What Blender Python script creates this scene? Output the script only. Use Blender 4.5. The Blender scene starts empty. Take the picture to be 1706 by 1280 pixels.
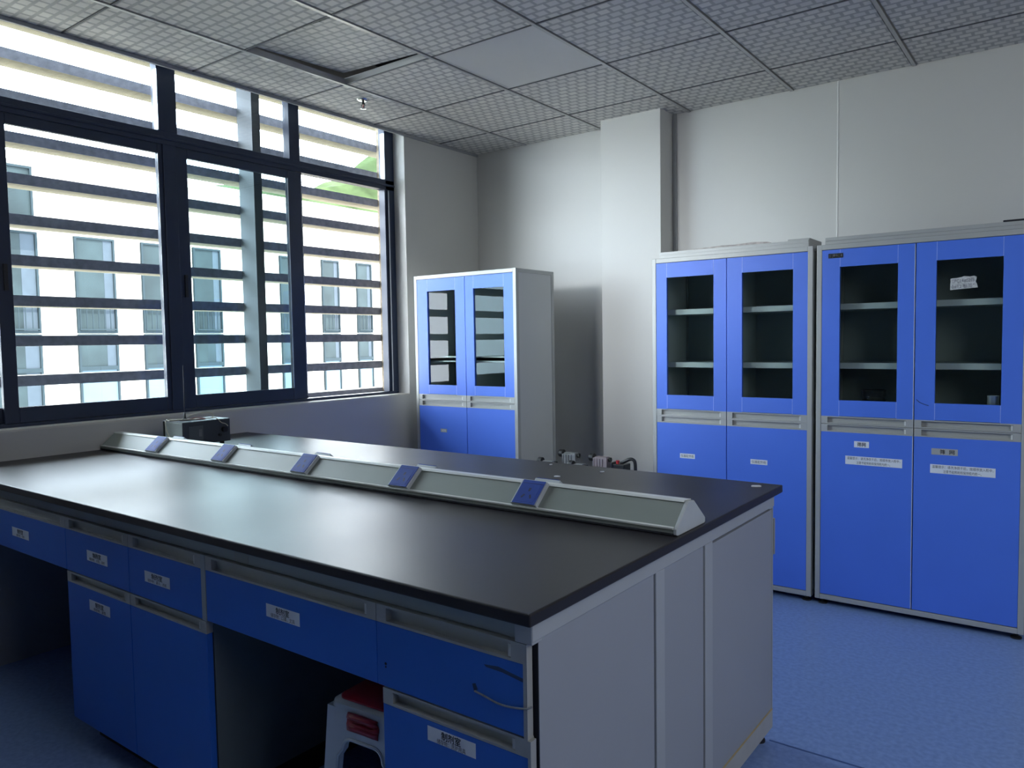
import bpy, bmesh, math, random
from mathutils import Vector, Matrix
random.seed(7)
C = bpy.context.scene.collection
PI = math.pi
H = 2.807          # ceiling height
BZ = 0.8585        # worktop height

# ------------------------------------------------------------------ materials
def nt(name):
    m = bpy.data.materials.new(name); m.use_nodes = True
    t = m.node_tree; b = t.nodes['Principled BSDF']
    return m, t, b
def coords(t, scale=(1, 1, 1), kind='Object'):
    tc = t.nodes.new('ShaderNodeTexCoord'); mp = t.nodes.new('ShaderNodeMapping')
    mp.inputs['Scale'].default_value = scale
    t.links.new(tc.outputs[kind], mp.inputs['Vector']); return mp.outputs['Vector']
def mat(name, col, rough=.5, metal=0, var=.06, nscale=6, bump=0, bscale=60, spec=.5, stretch=(1, 1, 1), coat=0):
    m, t, b = nt(name)
    v = coords(t, stretch)
    n = t.nodes.new('ShaderNodeTexNoise'); n.inputs['Scale'].default_value = nscale; n.inputs['Detail'].default_value = 5
    t.links.new(v, n.inputs['Vector'])
    r = t.nodes.new('ShaderNodeValToRGB')
    r.color_ramp.elements[0].position = .3; r.color_ramp.elements[1].position = .7
    r.color_ramp.elements[0].color = tuple(max(0, c * (1 - var)) for c in col) + (1,)
    r.color_ramp.elements[1].color = tuple(min(1, c * (1 + var)) for c in col) + (1,)
    t.links.new(n.outputs['Fac'], r.inputs['Fac']); t.links.new(r.outputs['Color'], b.inputs['Base Color'])
    b.inputs['Roughness'].default_value = rough; b.inputs['Metallic'].default_value = metal
    b.inputs['Specular IOR Level'].default_value = spec
    b.inputs['Coat Weight'].default_value = coat
    if bump:
        n2 = t.nodes.new('ShaderNodeTexNoise'); n2.inputs['Scale'].default_value = bscale
        t.links.new(v, n2.inputs['Vector'])
        bp = t.nodes.new('ShaderNodeBump'); bp.inputs['Strength'].default_value = bump; bp.inputs['Distance'].default_value = .002
        t.links.new(n2.outputs['Fac'], bp.inputs['Height']); t.links.new(bp.outputs['Normal'], b.inputs['Normal'])
    return m
def glass(name, tint, refl_rough=0.0, f0=1.45, boost=1.0):
    m = bpy.data.materials.new(name); m.use_nodes = True; t = m.node_tree
    t.nodes.clear()
    o = t.nodes.new('ShaderNodeOutputMaterial'); mx = t.nodes.new('ShaderNodeMixShader')
    tr = t.nodes.new('ShaderNodeBsdfTransparent'); gl = t.nodes.new('ShaderNodeBsdfGlossy'); fr = t.nodes.new('ShaderNodeFresnel')
    tr.inputs['Color'].default_value = tint + (1,)
    gl.inputs['Roughness'].default_value = refl_rough; gl.inputs['Color'].default_value = (boost, boost, boost, 1)
    fr.inputs['IOR'].default_value = f0
    ge = t.nodes.new('ShaderNodeNewGeometry'); iv = t.nodes.new('ShaderNodeMath'); iv.operation = 'SUBTRACT'; iv.inputs[0].default_value = 1
    ml = t.nodes.new('ShaderNodeMath'); ml.operation = 'MULTIPLY'
    t.links.new(ge.outputs['Backfacing'], iv.inputs[1]); t.links.new(iv.outputs[0], ml.inputs[0]); t.links.new(fr.outputs[0], ml.inputs[1])
    t.links.new(ml.outputs[0], mx.inputs[0]); t.links.new(tr.outputs[0], mx.inputs[1]); t.links.new(gl.outputs[0], mx.inputs[2])
    t.links.new(mx.outputs[0], o.inputs[0]); return m

M = {}
M['wall'] = mat('white_wall_paint', (.555, .55, .53), .6, var=.02, nscale=.8, bump=.05, bscale=300)
M['wall_dim'] = mat('darkened_unseen_wall', (.20, .21, .22), .7, var=.03)  # unseen walls coloured dark to cut bounce light on the bench front
M['trim_dark'] = mat('grey_trim', (.33, .34, .35), .5)
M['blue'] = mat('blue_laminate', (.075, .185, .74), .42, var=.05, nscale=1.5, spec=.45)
M['blue_lo'] = mat('blue_laminate_shaded', (.028, .145, .60), .42, var=.06, nscale=2, spec=.45)  # cabinet laminate again, darkened in colour for the shaded bench front
M['seam'] = mat('light_blue_edge_band', (.42, .52, .92), .5)
M['alu'] = mat('grey_aluminium_profile', (.40, .41, .40), .42, metal=.15, var=.04, nscale=3, stretch=(1, 1, 1))
M['alu_light'] = mat('pale_end_cap_plastic', (.62, .64, .62), .4)
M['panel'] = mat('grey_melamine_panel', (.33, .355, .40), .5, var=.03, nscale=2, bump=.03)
M['knee_side'] = mat('shaded_knee_board', (.13, .165, .18), .55, var=.04, nscale=2)  # darker copy of the panel grey, knee-space shade put into the colour
M['inner'] = mat('cabinet_inner_board', (.42, .46, .45), .6, var=.05, nscale=2)
M['cabside'] = mat('grey_cabinet_side', (.54, .55, .54), .5, var=.03, nscale=1.5)
M['frame_steel'] = mat('grey_bench_steel', (.40, .43, .46), .45, var=.04, nscale=4)
M['bench_rail'] = mat('grey_green_rail', (.34, .38, .40), .45, var=.05, nscale=4)
M['black'] = mat('black_plastic', (.012, .013, .016), .4)
M['darkgap'] = mat('dark_gap', (.01, .012, .02), .8)
M['rubber'] = mat('black_rubber_foot', (.01, .01, .012), .6)
M['winframe'] = mat('dark_navy_window_frame', (.018, .030, .066), .42, var=.08, nscale=8)
M['winstrip'] = mat('bright_aluminium_strip', (.55, .58, .62), .3, metal=.6)
M['winglass'] = glass('window_glass', (.93, .96, .97), 0, 1.45)
M['winglass2'] = glass('teal_doubled_window_glass', (.78, .88, .90), 0, 1.45)
M['cabglass'] = glass('tinted_cabinet_glass', (.84, .885, .875), 0, 1.5, .36)
M['paper'] = mat('white_label_paper', (.72, .76, .82), .6, var=.03)
M['paper_grey'] = mat('grey_label_paper', (.35, .36, .36), .6)
M['ink'] = mat('black_ink', (.01, .01, .015), .7)
M['ink_grey'] = mat('grey_ink', (.12, .12, .15), .7)
M['white_ink'] = mat('white_print', (.8, .8, .8), .6)
M['olive_ink'] = mat('olive_print', (.35, .33, .12), .6)
M['socket_blue'] = mat('blue_socket_plate', (.035, .075, .33), .5, var=.08, nscale=20, spec=.15)
M['socket_white'] = mat('pale_socket_casing', (.46, .50, .54), .5, spec=.3)
M['socket_dark'] = mat('dark_socket_slot', (.008, .015, .08), .5)
M['rail_face'] = mat('satin_olive_grey_aluminium', (.25, .28, .26), .42, metal=0, spec=.4, var=.03, nscale=2)
M['rail_end'] = mat('pale_grey_end_cap', (.48, .52, .54), .45)
M['stool_white'] = mat('glossy_white_plastic', (.62, .66, .70), .25, var=.02, coat=.3)
M['stool_red'] = mat('glossy_crimson_plastic', (.36, .012, .03), .3, var=.05, coat=.2)
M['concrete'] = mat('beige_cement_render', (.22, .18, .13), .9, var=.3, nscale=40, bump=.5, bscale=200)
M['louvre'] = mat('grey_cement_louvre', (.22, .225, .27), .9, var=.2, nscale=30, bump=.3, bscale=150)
M['underside'] = mat('bounce_lit_underside', (.125, .110, .075), .9, var=.12, nscale=20)  # warm light bounced up under the slats, put into their colour as cream
M['bldg'] = mat('cream_facade_paint', (.22, .205, .17), .8, var=.03, nscale=.5)
M['bldg_glass'] = mat('grey_green_facade_glass', (.0072, .0112, .012), .5, var=.35, nscale=1.2, spec=.08)
M['bldg_curtain'] = mat('pale_blue_curtain', (.016, .021, .026), .7, var=.08, spec=.1)
M['bldg_bar'] = mat('facade_railing_metal', (.010, .014, .016), .6, spec=.02)
M['bldg_blue'] = mat('pale_blue_spandrel_glass', (.034, .052, .066), .4, var=.1, nscale=1, spec=.1)
M['hill'] = mat('sunlit_green_trees', (.0135, .0205, .0085), .9, var=.5, nscale=.25, spec=.02)
M['ground'] = mat('pale_concrete_ground', (.45, .43, .38), .9, var=.1, nscale=.3)
M['dev_dark'] = mat('dark_grey_instrument_case', (.045, .055, .065), .45, var=.1)
M['dev_side'] = mat('brushed_steel_side', (.30, .33, .32), .35, metal=.6)
M['dev_panel'] = mat('grey_front_panel', (.10, .12, .13), .4)
M['cable'] = mat('cream_cable', (.50, .48, .40), .5)
M['cable_red'] = mat('pinkish_cable', (.30, .16, .16), .5)
M['steel'] = mat('polished_steel', (.75, .76, .76), .32, metal=.75)
M['dark_steel'] = mat('dark_worn_steel', (.05, .055, .055), .3, metal=.7)
M['pump_grey'] = mat('grey_cast_pump_body', (.20, .21, .22), .45, var=.2, nscale=30)
M['pump_pink'] = mat('pinkish_grey_pump_cover', (.25, .21, .23), .5)
M['red'] = mat('red_plastic_button', (.5, .03, .03), .4)
M['chrome'] = mat('chrome', (.7, .7, .7), .12, metal=1)
M['tape'] = mat('crinkled_white_tape', (.50, .52, .52), .5, var=.3, nscale=60, bump=.6, bscale=120)
M['led'] = mat('smooth_grey_diffuser', (.60, .59, .59), .5, var=.01)
M['tbar'] = mat('grey_ceiling_bar', (.46, .46, .46), .35, metal=.3)
M['void'] = mat('dark_ceiling_void', (.03, .03, .035), .9)
M['table_grey'] = mat('grey_table_board', (.3, .3, .32), .5)

# worktop : near-black epoxy with broad satin reflections
m, t, b = nt('black_epoxy_worktop'); v = coords(t)
n = t.nodes.new('ShaderNodeTexNoise'); n.inputs['Scale'].default_value = 2.2; n.inputs['Detail'].default_value = 6
t.links.new(v, n.inputs['Vector'])
mr = t.nodes.new('ShaderNodeMapRange'); mr.inputs['To Min'].default_value = .36; mr.inputs['To Max'].default_value = .44
t.links.new(n.outputs['Fac'], mr.inputs['Value']); t.links.new(mr.outputs[0], b.inputs['Roughness'])
b.inputs['Base Color'].default_value = (.023, .021, .024, 1); b.inputs['Specular IOR Level'].default_value = .32
n2 = t.nodes.new('ShaderNodeTexNoise'); n2.inputs['Scale'].default_value = 900
t.links.new(v, n2.inputs['Vector']); bp = t.nodes.new('ShaderNodeBump'); bp.inputs['Strength'].default_value = .06; bp.inputs['Distance'].default_value = .001
t.links.new(n2.outputs['Fac'], bp.inputs['Height']); t.links.new(bp.outputs['Normal'], b.inputs['Normal'])
M['worktop'] = m
# floor : mottled blue vinyl sheet
m, t, b = nt('mottled_blue_vinyl_floor'); v = coords(t)
n = t.nodes.new('ShaderNodeTexNoise'); n.inputs['Scale'].default_value = 55; n.inputs['Detail'].default_value = 6
n3 = t.nodes.new('ShaderNodeTexNoise'); n3.inputs['Scale'].default_value = 1.3; n3.inputs['Detail'].default_value = 4
t.links.new(v, n.inputs['Vector']); t.links.new(v, n3.inputs['Vector'])
r = t.nodes.new('ShaderNodeValToRGB'); r.color_ramp.elements[0].position = .35; r.color_ramp.elements[1].position = .68
r.color_ramp.elements[0].color = (.17, .265, .52, 1); r.color_ramp.elements[1].color = (.225, .335, .62, 1)
mxc = t.nodes.new('ShaderNodeMix'); mxc.data_type = 'RGBA'; mxc.blend_type = 'MULTIPLY'; mxc.inputs[0].default_value = .35
t.links.new(n.outputs['Fac'], r.inputs['Fac']); t.links.new(r.outputs['Color'], mxc.inputs[6]); t.links.new(n3.outputs['Color'], mxc.inputs[7])
t.links.new(r.outputs['Color'], b.inputs['Base Color']); b.inputs['Roughness'].default_value = .38; b.inputs['Specular IOR Level'].default_value = .4
M['floor'] = m
# ceiling tile : embossed basket weave of pale squares
m, t, b = nt('basket_weave_ceiling_tile'); v = coords(t)
br = t.nodes.new('ShaderNodeTexBrick'); br.offset = .5; br.squash = 1
for k, val in (('Scale', 1.0), ('Mortar Size', .0105), ('Mortar Smooth', .55), ('Bias', 0.0), ('Brick Width', .064), ('Row Height', .054)):
    br.inputs[k].default_value = val
br.inputs['Color1'].default_value = (.72, .70, .67, 1); br.inputs['Color2'].default_value = (.63, .615, .60, 1); br.inputs['Mortar'].default_value = (.41, .405, .405, 1)
t.links.new(v, br.inputs['Vector']); t.links.new(br.outputs['Color'], b.inputs['Base Color'])
bp = t.nodes.new('ShaderNodeBump'); bp.inputs['Strength'].default_value = .25; bp.inputs['Distance'].default_value = .003; bp.invert = True
t.links.new(br.outputs['Fac'], bp.inputs['Height']); t.links.new(bp.outputs['Normal'], b.inputs['Normal'])
b.inputs['Roughness'].default_value = .6; b.inputs['Specular IOR Level'].default_value = .25
M['tile'] = m

# ------------------------------------------------------------------ geometry helpers
class MB:
    def __init__(s): s.v = []; s.f = []; s.m = []
    def add(s, vs, fs, mi=0):
        o = len(s.v); s.v += [tuple(x) for x in vs]
        for f in fs: s.f.append([o + i for i in f]); s.m.append(mi)
        return s
    def box(s, x0, x1, y0, y1, z0, z1, mi=0, M4=None):
        if x0 > x1: x0, x1 = x1, x0
        if y0 > y1: y0, y1 = y1, y0
        vs = [Vector((x, y, z)) for x in (x0, x1) for y in (y0, y1) for z in (z0, z1)]
        if M4: vs = [M4 @ q for q in vs]
        return s.add(vs, [(0, 1, 3, 2), (4, 6, 7, 5), (0, 4, 5, 1), (2, 3, 7, 6), (0, 2, 6, 4), (1, 5, 7, 3)], mi)
    def prism(s, pts, a0, a1, axis='x', mi=0, M4=None):
        # pts: 2D outline; extruded along axis.  x:(y,z) y:(x,z) z:(x,y)
        def P(p, a):
            q = {'x': (a, p[0], p[1]), 'y': (p[0], a, p[1]), 'z': (p[0], p[1], a)}[axis]
            q = Vector(q); return M4 @ q if M4 else q
        n = len(pts)
        vs = [P(p, a0) for p in pts] + [P(p, a1) for p in pts]
        fs = [list(range(n)), list(range(2 * n - 1, n - 1, -1))] + [(i, i + n, (i + 1) % n + n, (i + 1) % n) for i in range(n)]
        return s.add(vs, fs, mi)
    def cyl(s, c, r, z0, z1, axis='z', n=24, mi=0, r2=None, M4=None):
        r2 = r if r2 is None else r2
        def P(a, rr, h):
            u, w = c[0] + rr * math.cos(a), c[1] + rr * math.sin(a)
            q = Vector({'z': (u, w, h), 'x': (h, u, w), 'y': (u, h, w)}[axis]); return M4 @ q if M4 else q
        vs = [P(2 * PI * i / n, r, z0) for i in range(n)] + [P(2 * PI * i / n, r2, z1) for i in range(n)]
        fs = [list(range(n))[::-1], list(range(n, 2 * n))] + [(i, (i + 1) % n, (i + 1) % n + n, i + n) for i in range(n)]
        return s.add(vs, fs, mi)
    def lathe(s, c, prof, n=24, mi=0):
        vs = []; fs = []
        for r, z in prof:
            for i in range(n): vs.append((c[0] + r * math.cos(2 * PI * i / n), c[1] + r * math.sin(2 * PI * i / n), z))
        for k in range(len(prof) - 1):
            for i in range(n):
                j = (i + 1) % n; fs.append((k * n + i, k * n + j, (k + 1) * n + j, (k + 1) * n + i))
        fs.append(list(range(n))[::-1]); fs.append([(len(prof) - 1) * n + i for i in range(n)])
        return s.add(vs, fs, mi)
    def tube(s, pts, r, n=8, mi=0, smooth=6):
        P = [Vector(p) for p in pts]
        if smooth:
            Q = []
            for i in range(len(P) - 1):
                p0 = P[max(i - 1, 0)]; p1 = P[i]; p2 = P[i + 1]; p3 = P[min(i + 2, len(P) - 1)]
                for k in range(smooth):
                    u = k / smooth
                    Q.append(.5 * ((2 * p1) + (-p0 + p2) * u + (2 * p0 - 5 * p1 + 4 * p2 - p3) * u * u + (-p0 + 3 * p1 - 3 * p2 + p3) * u ** 3))
            Q.append(P[-1]); P = Q
        vs = []; fs = []; up = Vector((0, 0, 1))
        for i, p in enumerate(P):
            d = (P[min(i + 1, len(P) - 1)] - P[max(i - 1, 0)]).normalized()
            a = d.cross(up)
            if a.length < 1e-3: a = d.cross(Vector((1, 0, 0)))
            a.normalize(); bb = a.cross(d).normalized()
            up = bb
            for k in range(n):
                an = 2 * PI * k / n; vs.append(p + r * (math.cos(an) * a + math.sin(an) * bb))
        for i in range(len(P) - 1):
            for k in range(n):
                j = (k + 1) % n; fs.append((i * n + k, i * n + j, (i + 1) * n + j, (i + 1) * n + k))
        fs.append(list(range(n))[::-1]); fs.append([(len(P) - 1) * n + k for k in range(n)])
        return s.add(vs, fs, mi)
    def build(s, name, mats, parent=None, origin=None, bevel=0, smooth=False, kind=None):
        if not isinstance(mats, (list, tuple)): mats = [mats]
        if origin is None: origin = Vector(parent['_o']) if parent is not None and '_o' in parent else Vector((0, 0, 0))
        origin = Vector(origin)
        me = bpy.data.meshes.new(name)
        me.from_pydata([tuple(Vector(q) - origin) for q in s.v], [], s.f)
        for q in mats: me.materials.append(q if not isinstance(q, str) else M[q])
        for p, mi in zip(me.polygons, s.m): p.material_index = mi
        bm = bmesh.new(); bm.from_mesh(me); bmesh.ops.recalc_face_normals(bm, faces=bm.faces); bm.to_mesh(me); bm.free()
        o = bpy.data.objects.new(name, me); C.objects.link(o)
        if parent is not None:
            o.parent = parent
            po = Vector(parent['_o']) if '_o' in parent else Vector((0, 0, 0))
            o.location = origin - po
        else: o.location = origin
        o['_o'] = tuple(origin)
        if bevel:
            b = o.modifiers.new('bevel', 'BEVEL'); b.width = bevel; b.segments = 2; b.limit_method = 'ANGLE'; b.angle_limit = math.radians(40)
        if smooth:
            for p in me.polygons: p.use_smooth = True
            e = o.modifiers.new('es', 'EDGE_SPLIT'); e.split_angle = math.radians(38)
        if kind: o['kind'] = kind
        return o

def thing(name, label, cat, loc, group=None):
    o = bpy.data.objects.new(name, None); C.objects.link(o); o.location = loc; o['_o'] = tuple(loc)
    o['label'] = label; o['category'] = cat
    if group: o['group'] = group
    return o
def tag(o, label, cat, group=None):
    o['label'] = label; o['category'] = cat
    if group: o['group'] = group
    return o

_tc = {}
def text_geo(txt, size, bold=False):
    k = (txt, size, bold)
    if k in _tc: return _tc[k]
    cu = bpy.data.curves.new('t', 'FONT'); cu.body = txt; cu.size = size; cu.align_x = 'CENTER'; cu.align_y = 'CENTER'
    cu.resolution_u = 2
    o = bpy.data.objects.new('t', cu); C.objects.link(o)
    dg = bpy.context.evaluated_depsgraph_get(); dg.update(); e = o.evaluated_get(dg); me = e.to_mesh()
    vs = [tuple(q.co) for q in me.vertices]; fs = [tuple(p.vertices) for p in me.polygons]
    e.to_mesh_clear(); bpy.data.objects.remove(o); bpy.data.curves.remove(cu)
    _tc[k] = (vs, fs); return vs, fs
def put_text(mb, txt, size, cx, y, cz, mi=1, rot=0, width=None, bold=False):
    """text on a plane facing -Y, centred at (cx, cz)"""
    vs, fs = text_geo(txt, size, bold)
    if not vs: return
    xs = [q[0] for q in vs]; w = max(xs) - min(xs); mx = (max(xs) + min(xs)) / 2; ys = [q[1] for q in vs]; my = (max(ys) + min(ys)) / 2
    sx = (width / w) if width else 1
    c, s = math.cos(rot), math.sin(rot)
    out = []
    for q in vs:
        a, b2 = (q[0] - mx) * sx, q[1] - my
        out.append((cx + a * c - b2 * s, y, cz + a * s + b2 * c))
    if bold:
        for dx, dz in ((-.018, 0), (.018, 0), (0, .014), (0, -.014)):
            mb.add([(q[0] + dx * size, q[1], q[2] + dz * size) for q in out], fs, mi)
    else: mb.add(out, fs, mi)
def sticker(parent, cx, cz, w, h, y, lines, rot=0, paper='paper', ink='ink', name='label_sticker'):
    """lines: (text, size, dz, width)"""
    mb = MB(); c, s = math.cos(rot), math.sin(rot)
    M4 = Matrix.Translation((cx, y, cz)) @ Matrix.Rotation(-rot, 4, 'Y')
    mb.box(-w / 2, w / 2, -.0006, 0, -h / 2, h / 2, 0, M4)
    for ln in lines:
        txt, size, dz, wd = ln[:4]; dx = ln[4] if len(ln) > 4 else 0
        put_text(mb, txt, size, cx - s * dz + dx, y - .0009, cz + c * dz, 1, rot, wd, len(ln) > 5)
    return mb.build(name, [paper, ink], parent)

# ------------------------------------------------------------------ room shell
def struct(name, mb, mats, parent=None, **k):
    o = mb.build(name, mats, parent, **k)
    if parent is None: o['kind'] = 'structure'
    return o
RX, RY = 6.4, -9.0
WZ0, WY0, WY1 = .985, -4.13, -.803      # main window opening
struct('floor', MB().box(-.36, RX + .1, RY - .1, .1, -.12, 0), 'floor')
struct('trim_1', MB().box(3.0, RX, -2.196, -2.188, 0, .0008), [mat('dark_floor_weld_seam', (.05, .10, .27), .5)])
# main wall with window holes (structure)
w = MB()
w.box(-.346, 0, RY, .1, 0, WZ0)
w.box(-.346, 0, -.73, .1, WZ0, 3.3); w.box(-.15, 0, WY1, -.73, WZ0, 3.3)
w.box(-.346, 0, -5.02, WY0, WZ0, 3.3); w.box(-.346, 0, RY, -5.40, WZ0, 3.3)
w.box(-.15, 0, WY0, WY1, 2.95, 3.3); w.box(-.15, 0, -5.40, -5.02, 2.95, 3.3)
struct('wall_left', w, 'wall')
jb = MB().box(-.346, -.16, -.736, -.7305, .9861, 3.1)
struct('trim_2', jb, 'concrete')
struct('wall_back', MB().box(-.36, RX + .1, 0, .12, 0, 3.3), 'wall')
struct('wall_right', MB().box(RX, RX + .12, RY, .0, 0, 3.3), 'wall_dim')
struct('wall_front', MB().box(-.36, RX + .1, RY - .12, RY, 0, 3.3), 'wall_dim')
struct('trim_3', MB().box(2.665, 2.672, -.003, 0, 0, H), [mat('pale_panel_seam', (.8, .8, .78), .5)])
struct('wall_column', MB().box(1.2165, 1.6505, -.187, 0, 0, 3.2), 'wall', bevel=.003)
struct('trim_4', MB().box(1.654, 1.679, -.012, 0, 0, H), 'trim_dark')
struct('trim_5', MB().box(0, .008, WY0 + -.1, 0, H - .004, H + .03).box(-.002, .012, -9, 0, H - .018, H - .001), 'trim_dark')

# ceiling: grid bars (structure) with every tile a part of it
gx = [.4696 + .6475 * k for k in range(-1, 10)]
gy = [-(.4412 + .6475 * k) for k in range(-1, 14)]
g = MB()
for x in gx[1:]:
    if x < RX: g.box(x - .009, x + .009, RY, 0, H - .005, H + .002).box(x - .001, x + .001, RY, 0, H + .002, H + .03)
for y in gy[1:]:
    if y > RY: g.box(0, RX, y - .0032, y + .0032, H - .003, H + .001, 2).box(0, RX, y - .001, y + .001, H + .001, H + .035)
ceil = struct('ceiling', g.box(0, RX, RY, 0, 3.2, 3.3, 1), ['tbar', 'void', mat('dark_cross_joint', (.10, .10, .11), .6)])
xs = [0] + gx[1:]; ys = [0] + gy[1:]
for i in range(len(xs) - 1):
    for j in range(len(ys) - 1):
        x0, x1, y1, y0 = xs[i], min(xs[i + 1], RX), ys[j], max(ys[j + 1], RY)
        if x1 - x0 < .05 or y1 - y0 < .05: continue
        cx, cy = (x0 + x1) / 2, (y0 + y1) / 2
        if abs(cx - .793) < .1 and abs(cy + 2.06) < .1: continue          # displaced tile
        if abs(cx - 1.44) < .1 and abs(cy + 1.41) < .1: continue          # plain panel
        mb = MB()
        e = .0155; ey = .0078
        # shallow folded-metal pan: flat face with turned-up rims
        mb.prism([(x0 + e, y0 + ey), (x1 - e, y0 + ey), (x1 - e, y1 - ey), (x0 + e, y1 - ey)], H, H + .012, 'z')
        mb.build('ceiling_tile', 'tile', ceil)
def pan(name, cx, cy, hs, material, label, cat):
    o = thing(name, label, cat, (cx, cy, H))
    return o
# displaced tile : tilted up at its corner nearest the back window wall
o = MB().box(-.305, .305, -.30, .30, 0, .012).build('displaced_ceiling_tile', 'tile')
cx, cy = .793, -2.06
import_corner = 0
# rests on the bars along the far-left corner lifted: rotate about the diagonal axis
ax = Vector((1, 1, 0)).normalized()
o.matrix_world = Matrix.Translation((cx, cy, H + .027)) @ Matrix.Rotation(math.radians(3.3), 4, Vector((1, 1, 0)).normalized())
tag(o, 'lifted patterned ceiling tile tilted out of its grid beside the window wall, dark gap below', 'ceiling tile')
LX0, LX1, LY0, LY1 = 1.1171 + .0155, 1.7646 - .0155, -1.7362 + .0078, -1.0887 - .0078
o = thing('ceiling_light_panel', 'smooth plain grey square panel among the patterned ceiling tiles', 'ceiling panel', ((LX0 + LX1) / 2, (LY0 + LY1) / 2, H))
MB().box(LX0 + .012, LX1 - .012, LY0 + .012, LY1 - .012, H + .001, H + .010).build('diffuser', 'led', o)
fr = MB(); fr.box(LX0, LX0 + .012, LY0, LY1, H, H + .014).box(LX1 - .012, LX1, LY0, LY1, H, H + .014).box(LX0 + .012, LX1 - .012, LY0, LY0 + .012, H, H + .014).box(LX0 + .012, LX1 - .012, LY1 - .012, LY1, H, H + .014)
fr.build('panel_frame', 'led', o)
# sprinkler
sx, sy = .345, -1.49
o = thing('fire_sprinkler', 'small chrome fire sprinkler hanging from a ceiling tile near the window', 'sprinkler', (sx, sy, H))
MB().lathe((sx, sy), [(.038, H), (.036, H - .004), (.026, H - .009), (.012, H - .010)], 28).build('escutcheon', 'chrome', o, smooth=True)
s = MB().cyl((sx, sy), .007, H - .030, H - .008)
s.tube([(sx - .007, sy, H - .020), (sx - .013, sy, H - .032), (sx - .008, sy, H - .046), (sx, sy, H - .050)], .0022, 6)
s.tube([(sx + .007, sy, H - .020), (sx + .013, sy, H - .032), (sx + .008, sy, H - .046), (sx, sy, H - .050)], .0022, 6)
s.build('sprinkler_body', 'dark_steel', o, smooth=True)
MB().cyl((sx, sy), .0025, H - .048, H - .028, n=10).build('glass_bulb', 'red', o)
MB().lathe((sx, sy), [(.004, H - .050), (.017, H - .052), (.018, H - .055), (.004, H - .056)], 20).build('deflector', 'chrome', o)

# ------------------------------------------------------------------ windows
FX0, FX1 = -.165, -.105
def bar_v(mb, y0, y1, z0, z1, x0=FX0, x1=FX1, mi=0): mb.box(x0, x1, y0, y1, z0, z1, mi)
wf = MB()
TOP = 2.95
wf.box(FX0, FX1, WY0, WY1, WZ0, 1.010)                 # bottom member
wf.box(FX0, FX1, WY0, WY1, 2.423, 2.492)               # transom
wf.box(FX0, FX1 + .006, WY0, WY1, 2.448, 2.462)
for a, b_ in ((-.888, -.803), (-4.13, -4.05)): wf.box(FX0, FX1, a, b_, 1.010, TOP)
for a, b_ in ((-2.522, -2.417), (-1.690, -1.612), ): wf.box(FX0, FX1, a, b_, 2.492, TOP)
wf.box(FX0 + .02, FX1 + .004, -2.505, -2.432, 1.010, 2.423)
for a, b_ in ((-.903, -.898), (-.878, -.873)): wf.box(FX0 + .01, FX1 + .008, a, b_, 1.010, 2.423)
win = struct('window_1', wf, 'winframe', bevel=.003)
al = MB()
al.box(FX0 + .005, FX1 + .003, -.868, -.858, 1.012, 2.42); al.box(FX0 + .02, FX1 + .001, -1.617, -1.6125, 2.495, 2.81); al.box(FX0 + .02, FX1 + .0012, -2.5225, -2.5185, 2.495, 2.81)
al.box(FX0 + .02, FX1 + .0012, -.893, -.888, 2.495, 2.81)
al.build('metal_strip', 'winstrip', win)
MB().box(-.104, -.004, WY0, WY1, WZ0 - .002, WZ0 + .0085).build('window_sill', [mat('pale_sill_edge', (.62, .60, .56), .6)], win)
for y0, y1 in ((-.888, -1.612), (-1.690, -2.417), (-2.522, -4.05), ):
    a, b_ = min(y0, y1), max(y0, y1)
    MB().box(-.138, -.134, a, b_, 2.492, TOP).build('top_pane', 'winglass', win)
def sash(y0, y1, xc, gl, sl=.062, sr=.062, zb=1.011, zt=2.422):
    mb = MB(); d = .013
    mb.box(xc - d, xc + d, y0, y0 + sl, zb, zt).box(xc - d, xc + d, y1 - sr, y1, zb, zt)
    mb.box(xc - d, xc + d, y0 + sl, y1 - sr, zb, 1.0835).box(xc - d, xc + d, y0 + sl, y1 - sr, 2.3735, zt)
    o = mb.build('sash', 'winframe', win, bevel=.003)
    MB().box(xc - .002, xc + .002, y0 + sl, y1 - sr, 1.0835, 2.3735).build('pane', gl, o)
    bd = MB().box(xc + d, xc + d + .0015, y1 - sr, y1 - sr + .003, 1.0835, 2.3735); bd.box(xc + d, xc + d + .0015, y1 - .009, y1 - .005, 1.03, 2.41)
    bd.build('gasket', 'winstrip', o)
    h = MB().box(xc + d, xc + d + .010, y0 + .024, y0 + .040, 1.62, 1.74); h.build('sash_lock', 'black', o)
    return o
sash(-3.305, -2.470, -.121, 'winglass')
sash(-4.05, -3.235, -.150, 'winglass', .06, .06)
sash(-2.432, -1.602, -.121, 'winglass2', .067, .108)
wl = MB(); wl.box(FX0, FX1, -5.40, -5.36, WZ0, TOP).box(FX0, FX1, -5.06, -5.02, WZ0, TOP).box(FX0, FX1, -5.36, -5.06, WZ0, 1.03).box(FX0, FX1, -5.36, -5.06, 2.42, 2.49)
win2 = struct('window_2', wl, 'winframe')
MB().box(-.138, -.134, -5.36, -5.06, 1.03, TOP).build('pane', 'winglass', win2)

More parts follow.
